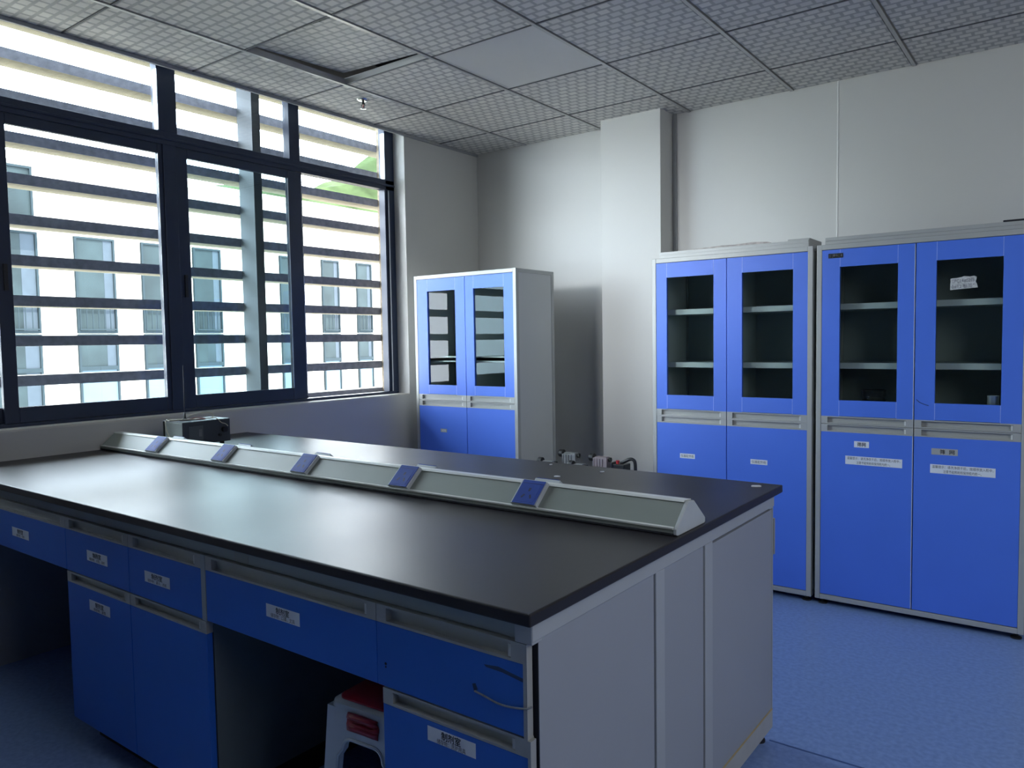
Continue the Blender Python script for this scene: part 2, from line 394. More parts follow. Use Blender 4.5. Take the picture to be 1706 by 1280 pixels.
# ------------------------------------------------------------------ outside
lv = thing('sun_louvre', 'horizontal grey cement sun louvres fixed outside the window', 'louvre', (-.41, -2.6, .97))
lv['kind'] = 'structure'
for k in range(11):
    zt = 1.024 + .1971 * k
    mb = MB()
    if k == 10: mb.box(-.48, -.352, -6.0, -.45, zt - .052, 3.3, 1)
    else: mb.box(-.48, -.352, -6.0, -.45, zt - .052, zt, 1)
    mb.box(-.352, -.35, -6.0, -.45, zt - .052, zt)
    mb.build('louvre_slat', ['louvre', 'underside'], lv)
o = MB().box(-.349, -.20, -1.885, -1.828, .986, 2.94).build('louvre_post', [mat('grey_louvre_post', (.06, .068, .078), .7)], origin=(-.27, -1.856, .986))
tag(o, 'grey upright post between the louvre slats and the middle window pane', 'post')

bx = -14.0
bd = thing('apartment_building', 'sunlit cream building across the way with rows of grey green windows', 'building', (bx - 3, 8, -10))
MB().box(bx - 6, bx, -12, 30, -10, 5.25).box(bx - 6.1, bx + .12, -12, 30, 5.25, 5.40).build('facade', 'bldg', bd)
def bwin(y0, y1, z0, z1, kind):
    f = MB(); e = .045
    f.box(bx, bx + .07, y0 - e, y0, z0 - e, z1 + e).box(bx, bx + .07, y1, y1 + e, z0 - e, z1 + e).box(bx, bx + .07, y0, y1, z0 - e, z0).box(bx, bx + .07, y0, y1, z1, z1 + e)
    w_ = f.build('window', 'bldg_bar', bd)
    p = MB().box(bx + .005, bx + .03, y0, y1, z0, z1, 0)
    if kind in (1, 2): p.box(bx + .031, bx + .034, y1 - (y1 - y0) * .26, y1 - .01, z0, z1, 1)
    if kind == 3: p.box(bx + .031, bx + .034, y0, y1, z0, z1, 2)
    p.build('pane', ['bldg_glass', 'bldg_curtain', 'bldg_blue'], w_)
    if kind == 2:
        r_ = MB().box(bx + .09, bx + .12, y0 - .02, y1 + .02, z0 + .50, z0 + .53).box(bx + .09, bx + .12, y0 - .02, y1 + .02, z0 + .02, z0 + .05)
        n = int((y1 - y0) / .12)
        for i in range(n + 1): r_.box(bx + .10, bx + .115, y0 + i * (y1 - y0) / n - .008, y0 + i * (y1 - y0) / n + .008, z0 + .05, z0 + .5)
        r_.build('railing', 'bldg_bar', w_)
cols = [(-4.2, -3.3), (-1.8, -1.0), (-.3, .5), (1.25, 2.32), (3.15, 3.93), (4.64, 5.42), (5.95, 6.62), (8.52, 9.0), (9.97, 10.52), (11.30, 11.82), (13.3, 13.8), (15.0, 15.5), (17.5, 18.1), (20, 20.6)]
for (a, b_) in cols:
    bwin(a, b_, 1.72, 3.76, 2)
    bwin(a, b_, .93, 1.60, 1)
    bwin(a, b_, -.35, .84, 3 if b_ > 2.5 else 1)
    bwin(a, b_, -2.9, -1.2, 1)
bwin(1.2, 2.28, 4.15, 5.12, 0); bwin(-2.2, -1.2, 4.15, 5.12, 0)
MB().box(bx, bx + .5, 1.1, 2.32, 3.98, 4.05).build('awning', 'bldg_bar', bd)
MB().cyl((bx + .1, 7.55), .05, -9, 5.2, n=10).build('drain_pipe', [mat('pale_pipe', (.7, .68, .66), .6)], bd)
# hill beyond
hm = MB(); NX, NY = 60, 14
vs = []; fs = []
for i in range(NX + 1):
    y = -20 + 150 * i / NX
    for j in range(NY + 1):
        u = j / NY
        top = 20 + 17.5 * math.exp(-((y - 96) / 19) ** 2) + 4.2 * math.exp(-((y - 60) / 14) ** 2) - 9 * math.exp(-((y + 5) / 40) ** 2)
        z = -12 + (top + 12) * math.sin(u * PI / 2) + (random.random() - .5) * 1.2 * u
        vs.append((-62 - 30 * u, y, z))
for i in range(NX):
    for j in range(NY):
        a = i * (NY + 1) + j; fs.append((a, a + 1, a + NY + 2, a + NY + 1))
hm.add(vs, fs); struct('hill', hm, 'hill', smooth=False)
struct('ground', MB().box(-95, -2, -60, 130, -10.4, -10.0), 'ground')

# ------------------------------------------------------------------ aluminium pull strip + fronts
def pull(x0, x1, z0, z1, yf, parent, depth=.016, flip=False):
    """recessed aluminium pull; yf = outer face y (towards -Y); flip for far side"""
    s = -1 if not flip else 1
    yb = yf - s * depth
    mb = MB(); c = .030
    def bx_(a, b2, ya, yb2, c0, c1, mi=0): mb.box(a, b2, min(ya, yb2), max(ya, yb2), c0, c1, mi)
    bx_(x0, x1, yb - s * .004, yb, z0, z1)
    bx_(x0, x1, yf, yb, z0, z0 + .0055); bx_(x0, x1, yf, yb, z1 - .0055, z1)
    bx_(x0, x0 + c, yf, yb, z0 + .0055, z1 - .0055); bx_(x1 - c, x1, yf, yb, z0 + .0055, z1 - .0055)
    bx_(x1 - c - .008, x1 - c - .001, yf + s * -.002, yb, z0 + .007, z1 - .008, 1)
    return mb.build('pull_handle', ['alu', 'alu_light'], parent)
def front(name, x0, x1, z0, z1, yf, parent, material, thick=.018, strip=.038, strip_top=True, flip=False):
    s = -1 if not flip else 1
    ya, yb = yf, yf - s * thick
    mb = MB()
    zz0, zz1 = (z0, z1 - strip) if strip_top else (z0 + strip, z1)
    mb.box(x0, x1, min(ya, yb), max(ya, yb), zz0, zz1)
    o = mb.build(name, material, parent, bevel=.0012)
    if strip_top: pull(x0, x1, z1 - strip + .0004, z1, yf, o, flip=flip)
    else: pull(x0, x1, z0, z0 + strip - .0004, yf, o, flip=flip)
    return o

# ------------------------------------------------------------------ tall cabinets
def tall_cabinet(x0, x1, yf, depth, label, zg0, zg1, zu0, zl1, glx, doors, top=1.80):
    loc = ((x0 + x1) / 2, yf + depth / 2, 0)
    r = thing('storage_cabinet', label, 'cabinet', loc, 'tall blue glass-door cabinets')
    yb = yf + depth; fw = .024
    f = MB()
    f.box(x0, x0 + fw, yf, yf + .03, .03, top).box(x1 - fw, x1, yf, yf + .03, .03, top)
    f.box(x0 + fw, x1 - fw, yf, yf + .03, .03, .055).box(x0 + fw, x1 - fw, yf, yf + .03, top - .025, top)
    f.box(x0, x0 + fw, yb - .03, yb, .03, top).box(x1 - fw, x1, yb - .03, yb, .03, top)
    for xa in (x0, x1 - fw):
        f.box(xa, xa + fw, yf + .03, yb - .03, .03, .055); f.box(xa, xa + fw, yf + .03, yb - .03, top - .025, top)
    f.build('frame', 'alu', r, bevel=.002)
    MB().box(x0 + .003, x0 + .015, yf + .03, yb - .03, .055, top - .025).build('side_panel', 'cabside', r)
    MB().box(x1 - .015, x1 - .003, yf + .03, yb - .03, .055, top - .025).build('side_panel', 'cabside', r)
    MB().box(x0 + fw, x1 - fw, yb - .015, yb - .005, .055, top - .025).build('back_panel', 'inner', r)
    MB().box(x0 + .015, x1 - .015, yf + .03, yb - .016, top - .022, top - .004).build('top_panel', 'cabside', r)
    xm = (doors[0][1] + doors[1][0]) / 2
    MB().box(xm - .008, xm + .008, yf + .075, yb - .016, .07, top - .026).build('divider', 'inner', r)
    MB().box(x0 + .015, x1 - .015, yf + .03, yb - .016, .055, .07).build('bottom_panel', 'inner', r)
    MB().box(x0 + .016, xm - .008, yf + .035, yb - .016, zl1 + .002, zl1 + .020).box(xm + .008, x1 - .016, yf + .035, yb - .016, zl1 + .002, zl1 + .020).build('deck', 'inner', r)
    for zs in ((zg0 + .166, zg1 - .192) if len(glx) == 2 and zg0 < 1.05 else (zg0 + .165, zg1 - .45)):
        if zs > zg1: continue
        for a, b_ in ((x0 + .016, xm - .0085), (xm + .0085, x1 - .016)):
            s_ = MB().box(a, b_, yf + .085, yb - .017, zs - .013, zs + .013); s_.box(a, b_, yf + .080, yf + .085, zs - .014, zs + .015, 1)
            s_.build('shelf', ['inner', 'alu_light'], r)
    for (a, b_), (ga, gb) in zip(doors, glx):
        zt = top - .027
        d = MB(); y0, y1 = yf + .002, yf + .020; e = .0018
        d.box(a, ga - e, y0, y1, zu0, zt).box(gb + e, b_, y0, y1, zu0, zt)
        d.box(ga, gb, y0, y1, zu0 + .002, zg0).box(ga, gb, y0, y1, zg1, zt)
        d.box(ga - e, ga, y0 + .0002, y1, zu0 + .002, zg0, 1).box(gb, gb + e, y0 + .0002, y1, zu0 + .002, zg0, 1)
        d.box(ga - e, ga, y0 + .0002, y1, zg1, zt, 1).box(gb, gb + e, y0 + .0002, y1, zg1, zt, 1)
        dd = d.build('glass_door', ['blue', 'seam'], r)
        MB().box(ga - e, gb + e, yf + .012, yf + .016, zg0, zg1).build('glass_pane', 'cabglass', dd)
        pull(a, b_, zu0 - .038, zu0, yf + .001, dd)
        lo = front('lower_door', a, b_, .058, zl1, yf + .002, r, 'blue')
        r['door%d' % (0 if (a, b_) == doors[0] else 1)] = 0
    for fx in (x0 + .03, x1 - .03):
        for fy in (yf + .04, yb - .04):
            MB().lathe((fx, fy), [(.022, 0), (.022, .007), (.010, .011), (.010, .0305)], 16).build('foot', 'rubber', r)
    return r
YF = -.7456
c1 = tall_cabinet(1.863, 2.738, YF, .46, 'tall blue cabinet next to the column, empty shelves behind its glass doors', 1.037, 1.692, .9565, .9175,
                  ((1.9525, 2.222), (2.381, 2.640)), ((1.888, 2.294), (2.298, 2.713)))
c2 = tall_cabinet(2.757, 3.638, YF, .46, 'tall blue cabinet rightmost in the row, with instruction labels and steel cup inside', 1.037, 1.688, .9575, .9175,
                  ((2.866, 3.119), (3.281, 3.534)), ((2.782, 3.193), (3.197, 3.613)))
c3 = tall_cabinet(.178, 1.036, -.9198, .42, 'tall blue cabinet standing alone in the window corner, grey side showing', 1.068, 1.692, 1.004, .963,
                  ((.297, .539), (.697, .937)), ((.203, .622), (.626, 1.011)))
for c in (c1, c2, c3):
    for k in list(c.keys()):
        if k.startswith('door'): del c[k]
def kids(o, nm): return [q for q in bpy.data.objects if q.parent == o and q.name.split('.')[0] == nm]
ld1 = kids(c1, 'lower_door'); ld2 = kids(c2, 'lower_door'); ld3 = kids(c3, 'lower_door'); gd2 = kids(c2, 'glass_door')
ys_ = YF + .0018
MB().box(3.1905, 3.1928, YF + .0012, YF + .0019, .058, .879).build('edge_band', 'alu_light', ld2[0])
MB().box(3.1905, 3.1928, YF + .0012, YF + .0019, .958, 1.77).build('edge_band', 'alu_light', gd2[0])
sticker(ld1[0], 2.072, .699, .088, .026, ys_, [('仪器配件柜', .017, 0, .076)])
sticker(ld1[1], 2.471, .698, .089, .026, ys_, [('仪器配件柜', .017, 0, .076)])
sticker(ld2[0], 2.970, .825, .067, .030, ys_, [('筛网', .022, 0, .038, 0, 1)])
sticker(ld2[0], 3.023, .7455, .252, .041, ys_, [('温馨提示：请洗净烘干后，按顺序放入柜中，', .015, .010, .235), ('注意节能降耗和保持柜内统一。', .015, -.010, .150)])
sticker(ld2[1], 3.3225, .815, .106, .029, ys_, [('筛', .022, 0, .020, -.008, 1), ('网', .022, 0, .020, .030, 1)], paper='paper_grey')
sticker(ld2[1], 3.3935, .735, .256, .041, ys_, [('温馨提示：请洗净烘干后，按顺序放入柜中，', .015, .010, .240), ('注意节能降耗和保持柜内统一。', .015, -.010, .150)])
sticker(ld3[0], .4207, .7645, .056, .023, -.9198 + .0018, [('试剂', .016, 0, .036)], paper='paper_grey', ink='white_ink')
# maker's plate
pl = MB().box(2.811, 2.879, YF + .0008, YF + .0018, 1.732, 1.7545)
put_text(pl, 'S', .018, 2.8185, YF + .0004, 1.743, 1, 0, .009, True); put_text(pl, 'JIN', .016, 2.840, YF + .0004, 1.743, 1, 0, .022, True)
put_text(pl, 'C', .016, 2.859, YF + .0004, 1.743, 2, 0, .010, True); put_text(pl, 'I', .016, 2.871, YF + .0004, 1.743, 1, 0, .004, True)
pl.build('maker_plate', ['ink', 'white_ink', 'olive_ink'], gd2[0])
# hand-written tape on the glass
tp = MB()
tp.prism([(3.333, 1.551), (3.44, 1.558), (3.437, 1.575), (3.432, 1.583), (3.436, 1.604), (3.425, 1.611), (3.41, 1.607), (3.39, 1.612), (3.375, 1.606), (3.334, 1.602)], YF + .0110, YF + .0118, 'y', 0)
put_text(tp, 'TPC14#02筛', .021, 3.383, YF + .0105, 1.592, 1, .04, .088); put_text(tp, '0#12 标签°', .020, 3.383, YF + .0105, 1.567, 1, .04, .088)
tp.build('handwritten_tape', ['tape', 'ink_grey'], gd2[1])
pen = MB().tube([(3.205, YF + .001, 1.052), (3.22, YF + .001, 1.038), (3.24, YF + .001, 1.030), (3.256, YF + .001, 1.025)], .0012, 6)
pen.build('scratch_mark', 'ink', gd2[1])
# things lying on the cabinets
o = thing('trim_profile', 'pair of long grey aluminium profiles lying on top of the cabinet next to the column', 'profile', (2.3, -.66, 1.8))
MB().box(1.905, 2.715, -.738, -.712, 1.8005, 1.818).box(1.905, 2.715, -.738, -.722, 1.8185, 1.834).build('profile_bar', 'alu', o)
MB().box(2.02, 2.60, -.70, -.66, 1.8005, 1.835).build('profile_bar', 'alu', o)
o = MB().prism([(2.03, 1.836), (2.10, 1.842), (2.25, 1.848), (2.32, 1.846), (2.42, 1.852), (2.50, 1.846), (2.52, 1.836)], -.70, -.58, 'y').build('folded_paper', [mat('dusty_folded_paper', (.42, .38, .36), .8, var=.3, nscale=30)])
tag(o, 'dusty folded paper lying on the profiles above the cabinet next to the column', 'paper')
o = MB().box(2.62, 2.714, -.709, -.50, 1.8005, 1.822).box(2.604, 2.712, -.709, -.49, 1.8225, 1.846).build('shallow_tray', 'alu', bevel=.002)
tag(o, 'small pale flat tray at the right end of the cabinet top next to the column', 'tray')
o = MB().box(2.795, 3.638, -.742, -.70, 1.8005, 1.816).box(2.795, 3.638, -.742, -.716, 1.8165, 1.8335).build('trim_profile', 'alu', bevel=.001)
tag(o, 'long grey aluminium profile lying along the top of the rightmost cabinet', 'profile')
o = MB().box(3.53, 3.63, -.741, -.69, 1.834, 1.842).build('marker_pen', 'black', bevel=.003)
tag(o, 'thin black stick lying on the profile over the rightmost cabinet', 'stick')
# things inside right cabinet
zc = .9175 + .0205
o = MB().lathe((3.503, -.69), [(.022, zc), (.023, zc + .003), (.0225, 1.072), (.024, 1.075), (.021, 1.075), (.020, zc + .006)], 28).build('steel_cup', 'steel', smooth=True)
tag(o, 'shiny steel cup behind the right glass door of the rightmost cabinet', 'cup')
for k in range(3):
    z0 = zc + .0005 + k * .0485
    o = thing('test_sieve', ['dark round sieve at the bottom of the stack inside the rightmost cabinet', 'dark round sieve in the middle of the stack inside the rightmost cabinet', 'dark round sieve on top of the stack inside the rightmost cabinet'][k], 'sieve', (2.995, -.60, z0), 'sieves stacked in the right cabinet')
    MB().lathe((2.995, -.60), [(.050, z0), (.050, z0 + .012), (.054, z0 + .014), (.054, z0 + .045), (.056, z0 + .048), (.052, z0 + .048), (.052, z0 + .02)], 32).build('rim', 'dark_steel', o, smooth=True)
    MB().cyl((2.995, -.60), .0515, z0 + .018, z0 + .0195, n=32).build('mesh', 'pump_grey', o)

# ------------------------------------------------------------------ lab bench
BX1, BY0, BY1 = 3.0217, -3.5915, -2.1282
YD = BY0 + .034             # drawer face
YR = BY1 - .034
wt = MB().box(.004, BX1, BY0, BY1, .833, BZ)
o = wt.build('laboratory_worktop', 'worktop', bevel=.0035)
tag(o, 'long black island bench worktop reaching from the window wall', 'worktop')
fr = thing('bench_support', 'grey metal frame and end panels carrying the black worktop', 'bench frame', (1.5, (BY0 + BY1) / 2, 0))
YF0, YF1 = BY0 + .045, BY1 - .045
XE = 3.0017
f = MB()
f.box(.006, XE, YF0, YF0 + .03, .7865, .8325).build('front_rail', 'bench_rail', fr)
MB().box(.006, XE, YF1 - .03, YF1, .7865, .8325).build('rear_rail', 'bench_rail', fr)
MB().box(XE - .034, XE + .002, YF0 - .012, YF1 + .012, .7905, .8328).build('end_rail', 'frame_steel', fr, bevel=.002)
MB().box(XE - .040, XE + .001, YF0 - .0125, YF0 + .02, .785, .832).build('corner_cap', 'frame_steel', fr, bevel=.002)
p1 = MB().box(XE - .018, XE - .002, YF0 + .012, -3.049, .035, .7885); p1.build('end_panel', 'panel', fr)
MB().box(XE - .018, XE - .002, -2.9905, -2.749, .035, .7885).build('end_panel', 'panel', fr)
MB().box(XE - .018, XE - .002, -2.684, -2.173, .100, .7815).build('end_panel', 'panel', fr)
MB().box(XE - .034, XE, -3.0385, -2.9915, .03, .790).box(XE - .034, XE, -2.738, -2.6855, .03, .790).build('upright', 'frame_steel', fr, bevel=.002)
MB().box(XE - .034, XE + .001, -2.685, -2.166, .036, .099).build('lower_rail', [mat('yellowed_grey_rail', (.42, .43, .42), .5, var=.08, nscale=8)], fr, bevel=.002)
MB().box(XE - .034, XE, -2.1725, -2.166, .036, .790).build('end_post', 'frame_steel', fr)
MB().box(XE - .034, XE - .003, YF0 + .0105, YF0 + .0117, .036, .7895).build('shadow_gap', 'darkgap', fr)
MB().box(XE - .0345, XE - .020, YF0 + .0135, -2.17, .05, .79).build('joint_shade_sheet', 'darkgap', fr)  # dark sheet and strip stand for the shade between the end panels
gl = MB().box(XE - .002, XE + .0015, -2.684, -2.168, .0985, .1015); gl.build('sealant_bead', [mat('yellowed_sealant', (.42, .34, .18), .6)], fr)
MB().box(.125, .137, BY0 + .04, -2.87, .0, .785).build('side_panel', 'panel', fr)
MB().box(.14, 1.058, -2.875, -2.863, .09, .785).box(1.912, 2.592, -2.875, -2.863, .09, .785).build('modesty_panel', 'panel', fr)
for fx, fy in ((XE - .030, -2.215), (XE - .030, -2.55), (XE - .030, -3.5)):
    MB().lathe((fx, fy), [(.021, 0), (.021, .008), (.011, .012), (.011, .022), (.019, .024), (.019, .030), (.008, .031), (.008, .0360)], 18).build('foot', 'rubber', fr)
MB().box(2.036, 2.096, YF0 - .0006, YF0, .7885, .8110).build('small_tag', 'paper_grey', fr)

def base_unit(x0, x1, label, drawers, doors, yf=YD, yb=-2.88, flip=False, group=None):
    o = thing('base_cabinet', label, 'cabinet', ((x0 + x1) / 2, (yf + yb) / 2, 0), group)
    s = -1 if not flip else 1
    def B(a, b_, ya, yb_, z0, z1, nm, m_): return MB().box(a, b_, min(ya, yb_), max(ya, yb_), z0, z1).build(nm, m_, o)
    yi = yf - s * .022
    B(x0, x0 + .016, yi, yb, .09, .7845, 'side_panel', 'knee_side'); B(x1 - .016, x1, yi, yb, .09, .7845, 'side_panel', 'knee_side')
    B(x0 + .016, x1 - .016, yi, yb, .09, .106, 'bottom_panel', 'panel'); B(x0 + .016, x1 - .016, yb + s * 0, yb + s * -.0 + (.01 if not flip else -.01) * -1, .106, .7855, 'back_panel', 'panel')
    B(x0 + .02, x1 - .02, yi - s * .05, yb, 0, .0895, 'plinth', 'darkgap')
    B(x0 + .016, x1 - .016, yi, yi - s * .01, .590, .612, 'cross_rail', 'bench_rail')
    out = []
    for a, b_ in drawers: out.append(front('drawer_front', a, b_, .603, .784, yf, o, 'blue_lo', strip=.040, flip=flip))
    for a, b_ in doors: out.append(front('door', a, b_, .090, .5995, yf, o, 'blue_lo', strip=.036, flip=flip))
    return o, out
u1, p = base_unit(1.064, 1.905, 'blue bench cabinet with two drawers over two doors, left of the stool', [(1.064, 1.4885), (1.4905, 1.888)], [(1.064, 1.4885), (1.4905, 1.905)])
MB().box(1.8885, 1.9095, YD - .0005, YD + .02, .601, .785).build('divider_post', 'bench_rail', u1)
ysd = YD - .0002
T1 = '制剂室'
sticker(p[0], 1.2857, .677, .137, .034, ysd, [(T1, .018, .0055, .055, 0, 1), ('储存物：试管、烧杯', .0105, -.0095, .105)])
sticker(p[1], 1.6549, .6718, .140, .033, ysd, [(T1, .018, .0055, .060, 0, 1), ('储存物：漏斗、滤纸', .0105, -.0095, .105)])
sticker(p[2], 1.2878, .5124, .138, .034, ysd, [(T1, .018, .0055, .055, 0, 1), ('储存物：量筒', .0105, -.0095, .080)])
u2, p2 = base_unit(2.597, 2.964, 'blue bench cabinet at the open end of the bench, scuffed taped drawer above one door', [(2.582, 2.981)], [(2.597, 2.988)])
sticker(p2[1], 2.7945, .5370, .130, .031, ysd, [(T1, .019, .005, .052, 0, 1), ('储存物：洗护用具', .0115, -.0095, .078)])
tpe = MB().tube([(2.86, YD - .001, .6615), (2.885, YD - .002, .6585), (2.92, YD - .003, .6535), (2.95, YD - .003, .6545), (2.985, YD - .002, .6605), (2.995, YD + .006, .664)], .0020, 6)
tpe.build('torn_tape', [mat('dull_torn_tape', (.20, .22, .25), .4, var=.3, nscale=80)], p2[0])
sm = MB().prism([(2.885, .7215), (2.92, .7255), (2.979, .7165), (2.979, .7095), (2.93, .7165), (2.89, .7175)], YD - .0004, YD + .001, 'y'); sm.prism([(2.854, .6745), (2.862, .6775), (2.868, .666), (2.858, .661)], YD - .0004, YD + .001, 'y')
sm.build('scuff_mark', [mat('dark_scuff', (.02, .05, .12), .6)], p2[0])
MB().cyl((2.608, .6545), .0032, YD - .0006, YD + .001, 'y', 10).cyl((2.608, .6475), .0022, YD - .0006, YD + .001, 'y', 10).build('screw_hole', 'darkgap', p2[0])
MB().box(2.98, 2.989, YD - .001, YD + .017, .60, .784).box(2.9885, 2.9955, YD - .001, YD + .017, .092, .598).build('edge_band', 'alu', u2)
# the two shallow drawers over the knee spaces
def knee(x0, x1, label):
    o = thing('knee_drawer', label, 'drawer', ((x0 + x1) / 2, YD + .2, .603))
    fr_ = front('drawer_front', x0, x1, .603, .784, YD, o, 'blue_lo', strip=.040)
    MB().box(x0 + .015, x1 - .015, YD + .0225, YD + .42, .625, .637).box(x0 + .015, x0 + .027, YD + .0225, YD + .42, .637, .76).box(x1 - .027, x1 - .015, YD + .0225, YD + .42, .637, .76).box(x0 + .027, x1 - .027, YD + .41, YD + .42, .637, .76).build('drawer_box', 'panel', o)
    return fr_
k1 = knee(.145, 1.0625, 'wide blue drawer over the dark knee space nearest the window')
sticker(k1, .6924, .6744, .145, .033, ysd, [(T1, .018, .0055, .050, 0, 1), ('储存物：手套', .0105, -.0095, .070)])
k2 = knee(1.911, 2.5805, 'wide blue drawer over the knee space where the stool stands')
sticker(k2, 2.2477, .6893, .132, .033, ysd, [(T1, .018, .0055, .052, 0, 1), ('储存物：口罩、文具', .0115, -.0090, .095)])
# rear cabinets of the island (their fronts face the tall cabinets)
rx = [(.02, 1.0), (1.0015, 1.98), (1.9815, 2.965)]
for i, (a, b_) in enumerate(rx):
    m_ = (a + b_) / 2
    base_unit(a, b_, ['grey backed bench cabinet on the far side of the bench, by the window wall', 'grey backed bench cabinet in the middle of the far side of the bench', 'grey backed bench cabinet on the far side, at the open end of the bench'][i],
              [(a, m_ - .001), (m_ + .001, b_)], [(a, m_ - .001), (m_ + .001, b_)], yf=YR, yb=-2.855, flip=True)
MB().box(XE - .034, XE + .003, -2.1625, -2.1545, .628, .749).build('catch_plate', 'alu', fr)

# power trunking with sockets on both slopes
PX0, PX1 = .006, 3.012
pr_ = thing('power_trunking', 'long grey sloped power trunking running down the middle of the worktop', 'socket rail', (1.5, -2.853, BZ))
prof = [(-2.934, BZ + .0004), (-2.942, BZ + .0035), (-2.942, .8765), (-2.9375, .8785), (-2.875, .9335), (-2.871, .9358), (-2.837, .9325), (-2.833, .930), (-2.768, .8765), (-2.7645, .8740), (-2.7645, BZ + .0035), (-2.770, BZ + .0004)]
MB().prism(prof, PX0 + .002, PX1 - .010, 'x').build('trunking_body', 'rail_face', pr_)
MB().prism([(-2.943, .8748), (-2.946, .8760), (-2.946, .8800), (-2.9365, .8812), (-2.9365, .8788)], PX0 + .002, PX1 - .010, 'x').prism([(-2.877, .9328), (-2.8795, .9335), (-2.872, .9385), (-2.836, .9352), (-2.832, .9325), (-2.837, .9327), (-2.871, .9360)], PX0 + .002, PX1 - .010, 'x').build('edge_rib', 'alu_light', pr_)
MB().box(PX0 + .002, PX1 - .01, -2.9445, -2.9425, .8605, .8655).build('base_groove', 'darkgap', pr_)
ep = [(y + (y + 2.853) * .02, z) for y, z in prof]
MB().prism(ep, PX1 - .0098, PX1, 'x').build('end_cap', 'rail_end', pr_, bevel=.002)
def socket(xc, side):
    # local frame : u along +X, v up the slope, w outward
    if side < 0:
        a, b2 = Vector((0, -2.9375, .8785)), Vector((0, -2.875, .9335))
    else:
        a, b2 = Vector((0, -2.768, .8765)), Vector((0, -2.833, .930))
    v_ = (b2 - a).normalized(); mid = (a + b2) / 2; L_ = .084
    u = Vector((1, 0, 0)) * (1 if side < 0 else -1); n_ = u.cross(v_)
    M4 = Matrix(((u.x, v_.x, n_.x, xc), (u.y, v_.y, n_.y, mid.y), (u.z, v_.z, n_.z, mid.z), (0, 0, 0, 1)))
    body = MB().box(-.045, .045, -.043, .043, .0005, .0135, 0, M4)
    o = body.build('socket', 'socket_white', pr_, bevel=.0015)
    pl = MB().box(-.039, .039, -.042, .0425, .0136, .0152, 0, M4)
    pl.box(-.030, .030, -.036, .026, .0153, .0158, 0, M4)
    pl.box(-.0035, .0035, .002, .014, .0158, .0162, 1, M4)
    for sg in (-1, 1):
        R_ = M4 @ Matrix.Translation((sg * .013, -.016, 0)) @ Matrix.Rotation(sg * .5, 4, 'Z')
        pl.box(-.003, .003, -.007, .007, .0158, .0162, 1, R_)
    pl.box(-.036, .036, .0305, .0315, .0152, .0156, 1, M4)
    pl.build('socket_plate', ['socket_blue', 'socket_dark'], o)
for xc in (.475, 1.0, 1.52, 2.035, 2.540): socket(xc, -1)
for xc in (.51, 1.02, 1.52, 2.055, 2.545): socket(xc, 1)

# scraps lying on the worktop
def scrap(x, y, s, label, rot):
    pts = [(-s, -.3 * s), (-.2 * s, -.5 * s), (s, -.1 * s), (.7 * s, .4 * s), (-.1 * s, .35 * s), (-.8 * s, .25 * s)]
    c, n_ = math.cos(rot), math.sin(rot)
    o = MB().prism([(x + a * c - b_ * n_, y + a * n_ + b_ * c) for a, b_ in pts], BZ + .0002, BZ + .004, 'z').build('paper_scrap', 'paper', origin=(x, y, BZ))
    tag(o, label, 'scrap', 'white scraps on the worktop')
scrap(2.958, -2.205, .016, 'white scrap on the worktop at its far right corner', .4)
scrap(2.2987, -2.40, .012, 'white scrap on the worktop behind the nearest socket', .2)
scrap(2.387, -2.231, .009, 'tiny white scrap by the far edge of the worktop', .8)
scrap(2.13, -2.19, .007, 'tiny white crumb on the far edge of the worktop below the pump', 1.2)

# instrument with antenna and cables
dz = BZ
dv = thing('bench_instrument', 'dark boxy electronic instrument on the worktop by the window, antenna and cables on top', 'instrument', (.315, -2.62, dz))
x0, x1, y0, y1, z0, z1 = .232, .402, -2.745, -2.493, dz + .022, .990
MB().box(x0 + .004, x1 - .006, y0 + .003, y1 - .003, z0, z1 - .002).build('case', 'dev_side', dv, bevel=.003)
MB().box(x1 - .006, x1, y0, y1, z0 - .002, z1).build('front_panel', 'dev_dark', dv, bevel=.002)
MB().box(x0, x1 - .006, y0, y1, z1 - .002, z1 + .001).build('lid', 'dev_dark', dv)
MB().box(x0 - .002, x0 + .004, y0 - .002, y1, z0, z1).build('back_plate', 'black', dv)
dp = MB().box(x1, x1 + .002, y0 + .032, y0 + .105, z0 + .018, z1 - .022); dp.build('display', 'dev_panel', dv)
MB().box(x1 + .002, x1 + .0028, y0 + .082, y0 + .098, z0 + .036, z1 - .040).build('dial_plate', 'pump_grey', dv)
MB().cyl((y1 - .035, (z0 + z1) / 2 + .004), .014, x1, x1 + .014, 'x', 20).build('knob', 'black', dv)
MB().cyl((y1 - .060, (z0 + z1) / 2 - .022), .007, x1, x1 + .010, 'x', 16).build('knob', 'black', dv)
for fx in (x0 + .02, x1 - .02):
    for fy in (y0 + .03, y1 - .035): MB().cyl((fx, fy), .011, dz + .0003, z0, n=14).build('foot', 'rubber', dv)
ax_, ay_ = .300, -2.672
MB().lathe((ax_, ay_), [(.012, z1 + .001), (.012, z1 + .008), (.006, z1 + .012), (.0045, z1 + .035), (.0018, z1 + .038), (.0012, z1 + .27)], 12).build('antenna', 'black', dv, smooth=True)
zt = z1 + .004
MB().tube([(ax_, ay_, zt + .004), (.31, -2.64, zt + .022), (.33, -2.59, zt + .030), (.35, -2.555, zt + .022), (.355, -2.56, zt + .004), (.34, -2.61, zt + .001), (.32, -2.68, zt + .002), (.27, -2.73, zt + .002), (.262, -2.75, zt - .004), (.275, -2.752, zt - .05), (.31, -2.753, zt - .09)], .0024, 8).build('cable', 'cable', dv, smooth=True)
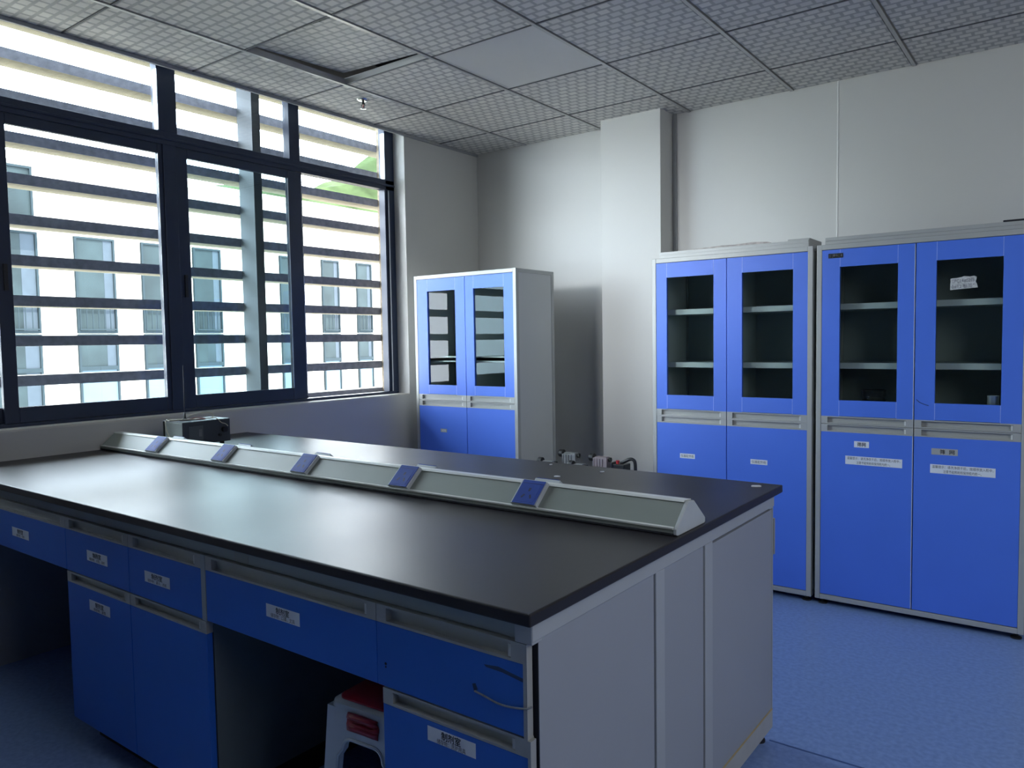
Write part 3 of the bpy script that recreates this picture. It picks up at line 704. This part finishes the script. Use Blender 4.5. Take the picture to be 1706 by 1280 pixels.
MB().tube([(ax_ - .02, ay_, zt), (.29, -2.735, zt), (.25, -2.738, zt + .002), (.24, -2.71, zt + .002), (.30, -2.64, zt), (.35, -2.58, zt + .002), (.39, -2.56, zt + .002), (.409, -2.545, zt - .02), (.412, -2.525, zt - .028), (.418, -2.515, zt - .040)], .0022, 8).build('cable', 'cable', dv, smooth=True)
MB().tube([(ax_ + .012, ay_ + .01, zt), (.33, -2.63, zt + .008), (.36, -2.60, zt + .002), (.33, -2.64, zt), (.30, -2.70, zt)], .0026, 8).build('cable', 'cable_red', dv, smooth=True)

# ------------------------------------------------------------------ stool
def stool(cx, cy, rot):
    hz = .470
    st = thing('plastic_stool', 'white plastic stool with crimson red seat pushed under the bench', 'stool', (cx, cy, 0))
    R_ = Matrix.Translation((cx, cy, 0)) @ Matrix.Rotation(rot, 4, 'Z')
    ht, hb = .122, .147
    zt_ = hz - .018
    tilt = math.atan((hb - ht) / zt_)
    body = MB()
    for k in range(4):
        S = R_ @ Matrix.Rotation(k * PI / 2, 4, 'Z')
        def P(u, z, off=0): # on the sloping side, local x=u, y=-half(z)
            hlf = hb + (ht - hb) * z / zt_
            return S @ Vector((u, -hlf + off, z))
        def hw(z): return hb + (ht - hb) * z / zt_
        lw = .040
        # outline of the side : two legs and a bridge, with a round-topped opening
        pts = [(-hw(0), 0), (-hw(zt_) , zt_), (hw(zt_), zt_), (hw(0), 0), (hw(0) - lw, 0)]
        za = .385; wi = hw(za) - lw - .020
        pts += [(hw(.2) - lw, .2), (hw(.34) - lw - .006, .335)]
        for i in range(7):
            a = (i / 6) * PI / 2
            pts.append((wi - .03 + .03 * math.cos(a), .355 + .030 * math.sin(a)))
        for i in range(7):
            a = PI / 2 + (i / 6) * PI / 2
            pts.append((-wi + .03 + .03 * math.cos(a), .355 + .030 * math.sin(a)))
        pts += [(-hw(.34) + lw + .006, .335), (-hw(.2) + lw, .2), (-hw(0) + lw, 0)]
        n = len(pts); th = .012
        vs = [P(u, z) for u, z in pts] + [P(u * (1 - th / .15), z, th) for u, z in pts]
        fs = [list(range(n)), list(range(2 * n - 1, n - 1, -1))] + [(i, i + n, (i + 1) % n + n, (i + 1) % n) for i in range(n)]
        body.add(vs, fs)
        # raised lip round the opening
        lip = [P(u * 1.0, z, -.003) for u, z in pts[4:-0 or None]]
        body.tube([P(u, z, -.001) for u, z in pts[4:]], .0045, 6, smooth=0)
    # rounded-square top rim
    def rsq(h, r, n=7):
        out = []
        for q, (sx_, sy_) in enumerate(((1, 1), (-1, 1), (-1, -1), (1, -1))):
            for i in range(n):
                a = q * PI / 2 + i / (n - 1) * PI / 2
                out.append((sx_ * (h - r) + r * math.cos(a), sy_ * (h - r) + r * math.sin(a)))
        return out
    lay = [(ht + .0025, .032, zt_ - .035), (ht + .001, .032, zt_ - .004), (ht - .003, .030, zt_ + .010), (ht - .012, .028, hz - .002), (ht - .018, .026, hz - .002)]
    vs = []; fs = []; N = 28
    for h, r, z in lay: vs += [R_ @ Vector((x, y, z)) for x, y in rsq(h, r)]
    for k in range(len(lay) - 1):
        for i in range(N):
            j = (i + 1) % N; fs.append((k * N + i, k * N + j, (k + 1) * N + j, (k + 1) * N + i))
    fs.append([4 * N + i for i in range(N)]); body.add(vs, fs)
    body.build('stool_body', 'stool_white', st, smooth=True)
    vs = []; fs = []
    for h, r, z in [(ht - .016, .026, hz - .006), (ht - .017, .026, hz + .002), (ht - .022, .024, hz + .005), (ht - .06, .02, hz + .006)]: vs += [R_ @ Vector((x, y, z)) for x, y in rsq(h, r)]
    for k in range(3):
        for i in range(N):
            j = (i + 1) % N; fs.append((k * N + i, k * N + j, (k + 1) * N + j, (k + 1) * N + i))
    fs.append([3 * N + i for i in range(N)]); fs.append(list(range(N))[::-1])
    MB().add(vs, fs).build('seat', 'stool_red', st, smooth=True)
    for k in (0, 2):
        S = R_ @ Matrix.Rotation(k * PI / 2, 4, 'Z')
        hd = MB(); zc_ = .4285
        def Q(u, dz_, off):
            z = zc_ + dz_; hlf = hb + (ht - hb) * z / zt_
            return S @ Vector((u, -hlf - .0035 - off, z))
        rows = [(-.023, .0), (-.021, .004), (-.006, .005), (-.001, -.002), (.006, -.003), (.009, .007), (.019, .008), (.022, .002), (.023, 0)]
        vs = []; fs = []; nu = 9
        for dz_, off in rows:
            for i in range(nu):
                u = -.052 + .104 * i / (nu - 1)
                vs.append(Q(u * (1 - .06 * (dz_ > .018) - .03 * (dz_ < -.02)), dz_ + .002 * math.cos(u * 25), off * (1 if 0 < i < nu - 1 else .3)))
        for r_ in range(len(rows) - 1):
            for i in range(nu - 1): fs.append((r_ * nu + i, r_ * nu + i + 1, (r_ + 1) * nu + i + 1, (r_ + 1) * nu + i))
        hd.add(vs, fs); ho = hd.build('grip_plate', 'stool_red', st, smooth=True)
        sd = ho.modifiers.new('s', 'SOLIDIFY'); sd.thickness = .003
    return st
stool(2.428, -3.352, math.radians(4))

# ------------------------------------------------------------------ pump stand between the tall cabinets
PY = -.84
tb = thing('pump_stand', 'low grey stand for pumps mostly hidden behind the worktop', 'stand', (1.45, PY, 0))
MB().box(1.10, 1.80, PY - .13, PY + .075, .50, .52).build('stand_top', 'table_grey', tb)
for fx in (1.115, 1.785):
    for fy in (PY - .115, PY + .06): MB().box(fx - .012, fx + .012, fy - .012, fy + .012, 0, .5).build('leg', 'frame_steel', tb)
def pump(x, y, top, w_, label, body='pump_grey'):
    zb = .5205; h = top - zb
    o = thing('diaphragm_pump', label, 'pump', (x, y, zb), 'pumps on the stand behind the bench')
    b = MB().box(x - .02, x + w_, y - .035, y + .035, zb, zb + h * .55)
    b.box(x, x + w_, y - .030, y + .030, zb + h * .55, top - .006); b.box(x + .008, x + w_ - .008, y - .02, y + .02, top - .006, top)
    for i in range(4): b.box(x + .008 + i * (w_ - .02) / 4, x + .012 + i * (w_ - .02) / 4, y - .034, y + .034, zb + h * .55, top - .010)
    b.build('pump_body', body, o, bevel=.003)
    MB().cyl((y, top - .008), .0235, x - .034, x - .004, 'x', 20).cyl((y, top - .008), .017, x - .040, x - .034, 'x', 20).build('knob', 'black', o, bevel=.003)
    MB().cyl((y, top - .015), .014, x + w_, x + w_ + .012, 'x', 16).build('end_cap', 'dark_steel', o)
pump(1.205, PY - .055, .628, .085, 'small grey pump with black knob, leftmost of those peeking over the worktop', 'pump_grey')
pump(1.300, PY + .036, .672, .095, 'grey pump with a black knob standing highest behind the worktop')
pump(1.515, PY + .036, .664, .095, 'pinkish grey pump with black knob beside the black machine with a hooped handle', 'pump_pink')
pump(1.430, PY - .060, .626, .075, 'low grey pump in front of the pinkish grey pump')
vp = thing('vacuum_pump', 'black machine with hooped handle and red button beyond the worktop', 'pump', (1.72, PY, .5205))
MB().box(1.668, 1.748, PY - .04, PY + .04, .5205, .640).box(1.664, 1.676, PY - .045, PY + .045, .5205, .650).build('pump_body', 'black', vp, bevel=.004)
MB().tube([(1.695, PY, .634), (1.73, PY, .652), (1.765, PY, .669), (1.785, PY, .668), (1.797, PY, .652), (1.800, PY, .60), (1.800, PY, .53)], .0095, 12).build('carry_handle', 'black', vp, smooth=True)
MB().cyl((1.697, PY - .02), .008, .6402, .652, n=14).cyl((1.697, PY - .02), .0105, .652, .660, n=14).build('red_button', 'red', vp)

# ------------------------------------------------------------------ camera
cam_d = bpy.data.cameras.new('camera'); cam = bpy.data.objects.new('camera', cam_d); C.objects.link(cam)
cam_d.sensor_fit = 'HORIZONTAL'; cam_d.sensor_width = 36; cam_d.lens = 1268.77 / 1706 * 36; cam_d.clip_start = .05; cam_d.clip_end = 500
yaw, pit, rol = .6414, -.0568, -.0161
fw = Vector((-math.sin(yaw) * math.cos(pit), math.cos(yaw) * math.cos(pit), math.sin(pit)))
ri = Vector((math.cos(yaw), math.sin(yaw), 0)); up = ri.cross(fw)
ri2 = math.cos(rol) * ri + math.sin(rol) * up; up2 = -math.sin(rol) * ri + math.cos(rol) * up
mw = Matrix((ri2, up2, -fw)).transposed().to_4x4(); mw.translation = (3.8103, -4.6903, 1.3548)
cam.matrix_world = mw
bpy.context.scene.camera = cam

# ------------------------------------------------------------------ light
W = bpy.data.worlds.new('sky'); bpy.context.scene.world = W; W.use_nodes = True
bg = W.node_tree.nodes['Background']; bg.inputs[0].default_value = (.80, .90, 1.0, 1); bg.inputs[1].default_value = 28.0
sun = bpy.data.lights.new('sun', 'SUN'); sun.energy = 38; sun.angle = .01; sun.color = (1, .95, .86)
so = bpy.data.objects.new('sun', sun); C.objects.link(so)
so.rotation_euler = Vector((-.62, .25, -.75)).to_track_quat('-Z', 'Y').to_euler()
for nm, y0, y1 in (('window_portal', WY0, WY1),):
    pl = bpy.data.lights.new(nm, 'AREA'); pl.shape = 'RECTANGLE'; pl.size = y1 - y0; pl.size_y = 1.95; pl.energy = 1
    pl.cycles.is_portal = True
    po = bpy.data.objects.new(nm, pl); C.objects.link(po); po.location = (-.09, (y0 + y1) / 2, 1.97)
    po.rotation_euler = Matrix(((0, 0, -1), (1, 0, 0), (0, -1, 0))).to_euler()
# added fill light, standing for light from the unseen side of the room
la = bpy.data.lights.new('room_fill', 'AREA'); la.shape = 'RECTANGLE'; la.size = 1.6; la.size_y = 2.6; la.energy = 55; la.color = (.95, .97, 1)
lo = bpy.data.objects.new('room_fill', la); C.objects.link(lo); lo.location = (5.2, -3.3, 2.6)
lo.rotation_euler = Vector((-.45, .55, -.7)).to_track_quat('-Z', 'Y').to_euler()

lb = bpy.data.lights.new('column_fill', 'AREA'); lb.shape = 'RECTANGLE'; lb.size = .9; lb.size_y = .5; lb.energy = 5.5; lb.color = (.9, .96, 1); lb.spread = math.radians(28)  # added narrow fill light that brightens the column, no fitting there
lbo = bpy.data.objects.new('column_fill', lb); C.objects.link(lbo); lbo.location = (.55, -5.9, 2.5)
lbo.rotation_euler = (Vector((1.45, -.2, 1.55)) - Vector((.55, -5.9, 2.5))).to_track_quat('-Z', 'Y').to_euler()

sc = bpy.context.scene
sc.view_settings.view_transform = 'Standard'; sc.view_settings.look = 'None'; sc.view_settings.exposure = 0; sc.view_settings.gamma = 1
cy_ = sc.cycles
cy_.max_bounces = 12; cy_.diffuse_bounces = 6; cy_.glossy_bounces = 5; cy_.transparent_max_bounces = 16; cy_.transmission_bounces = 6
cy_.sample_clamp_indirect = 40; cy_.caustics_reflective = False; cy_.caustics_refractive = False; cy_.use_denoising = True; cy_.blur_glossy = .5
try: cy_.denoiser = 'OPENIMAGEDENOISE'; cy_.denoising_input_passes = 'RGB_ALBEDO_NORMAL'
except Exception: pass
for o in bpy.data.objects:
    if '_o' in o: del o['_o']
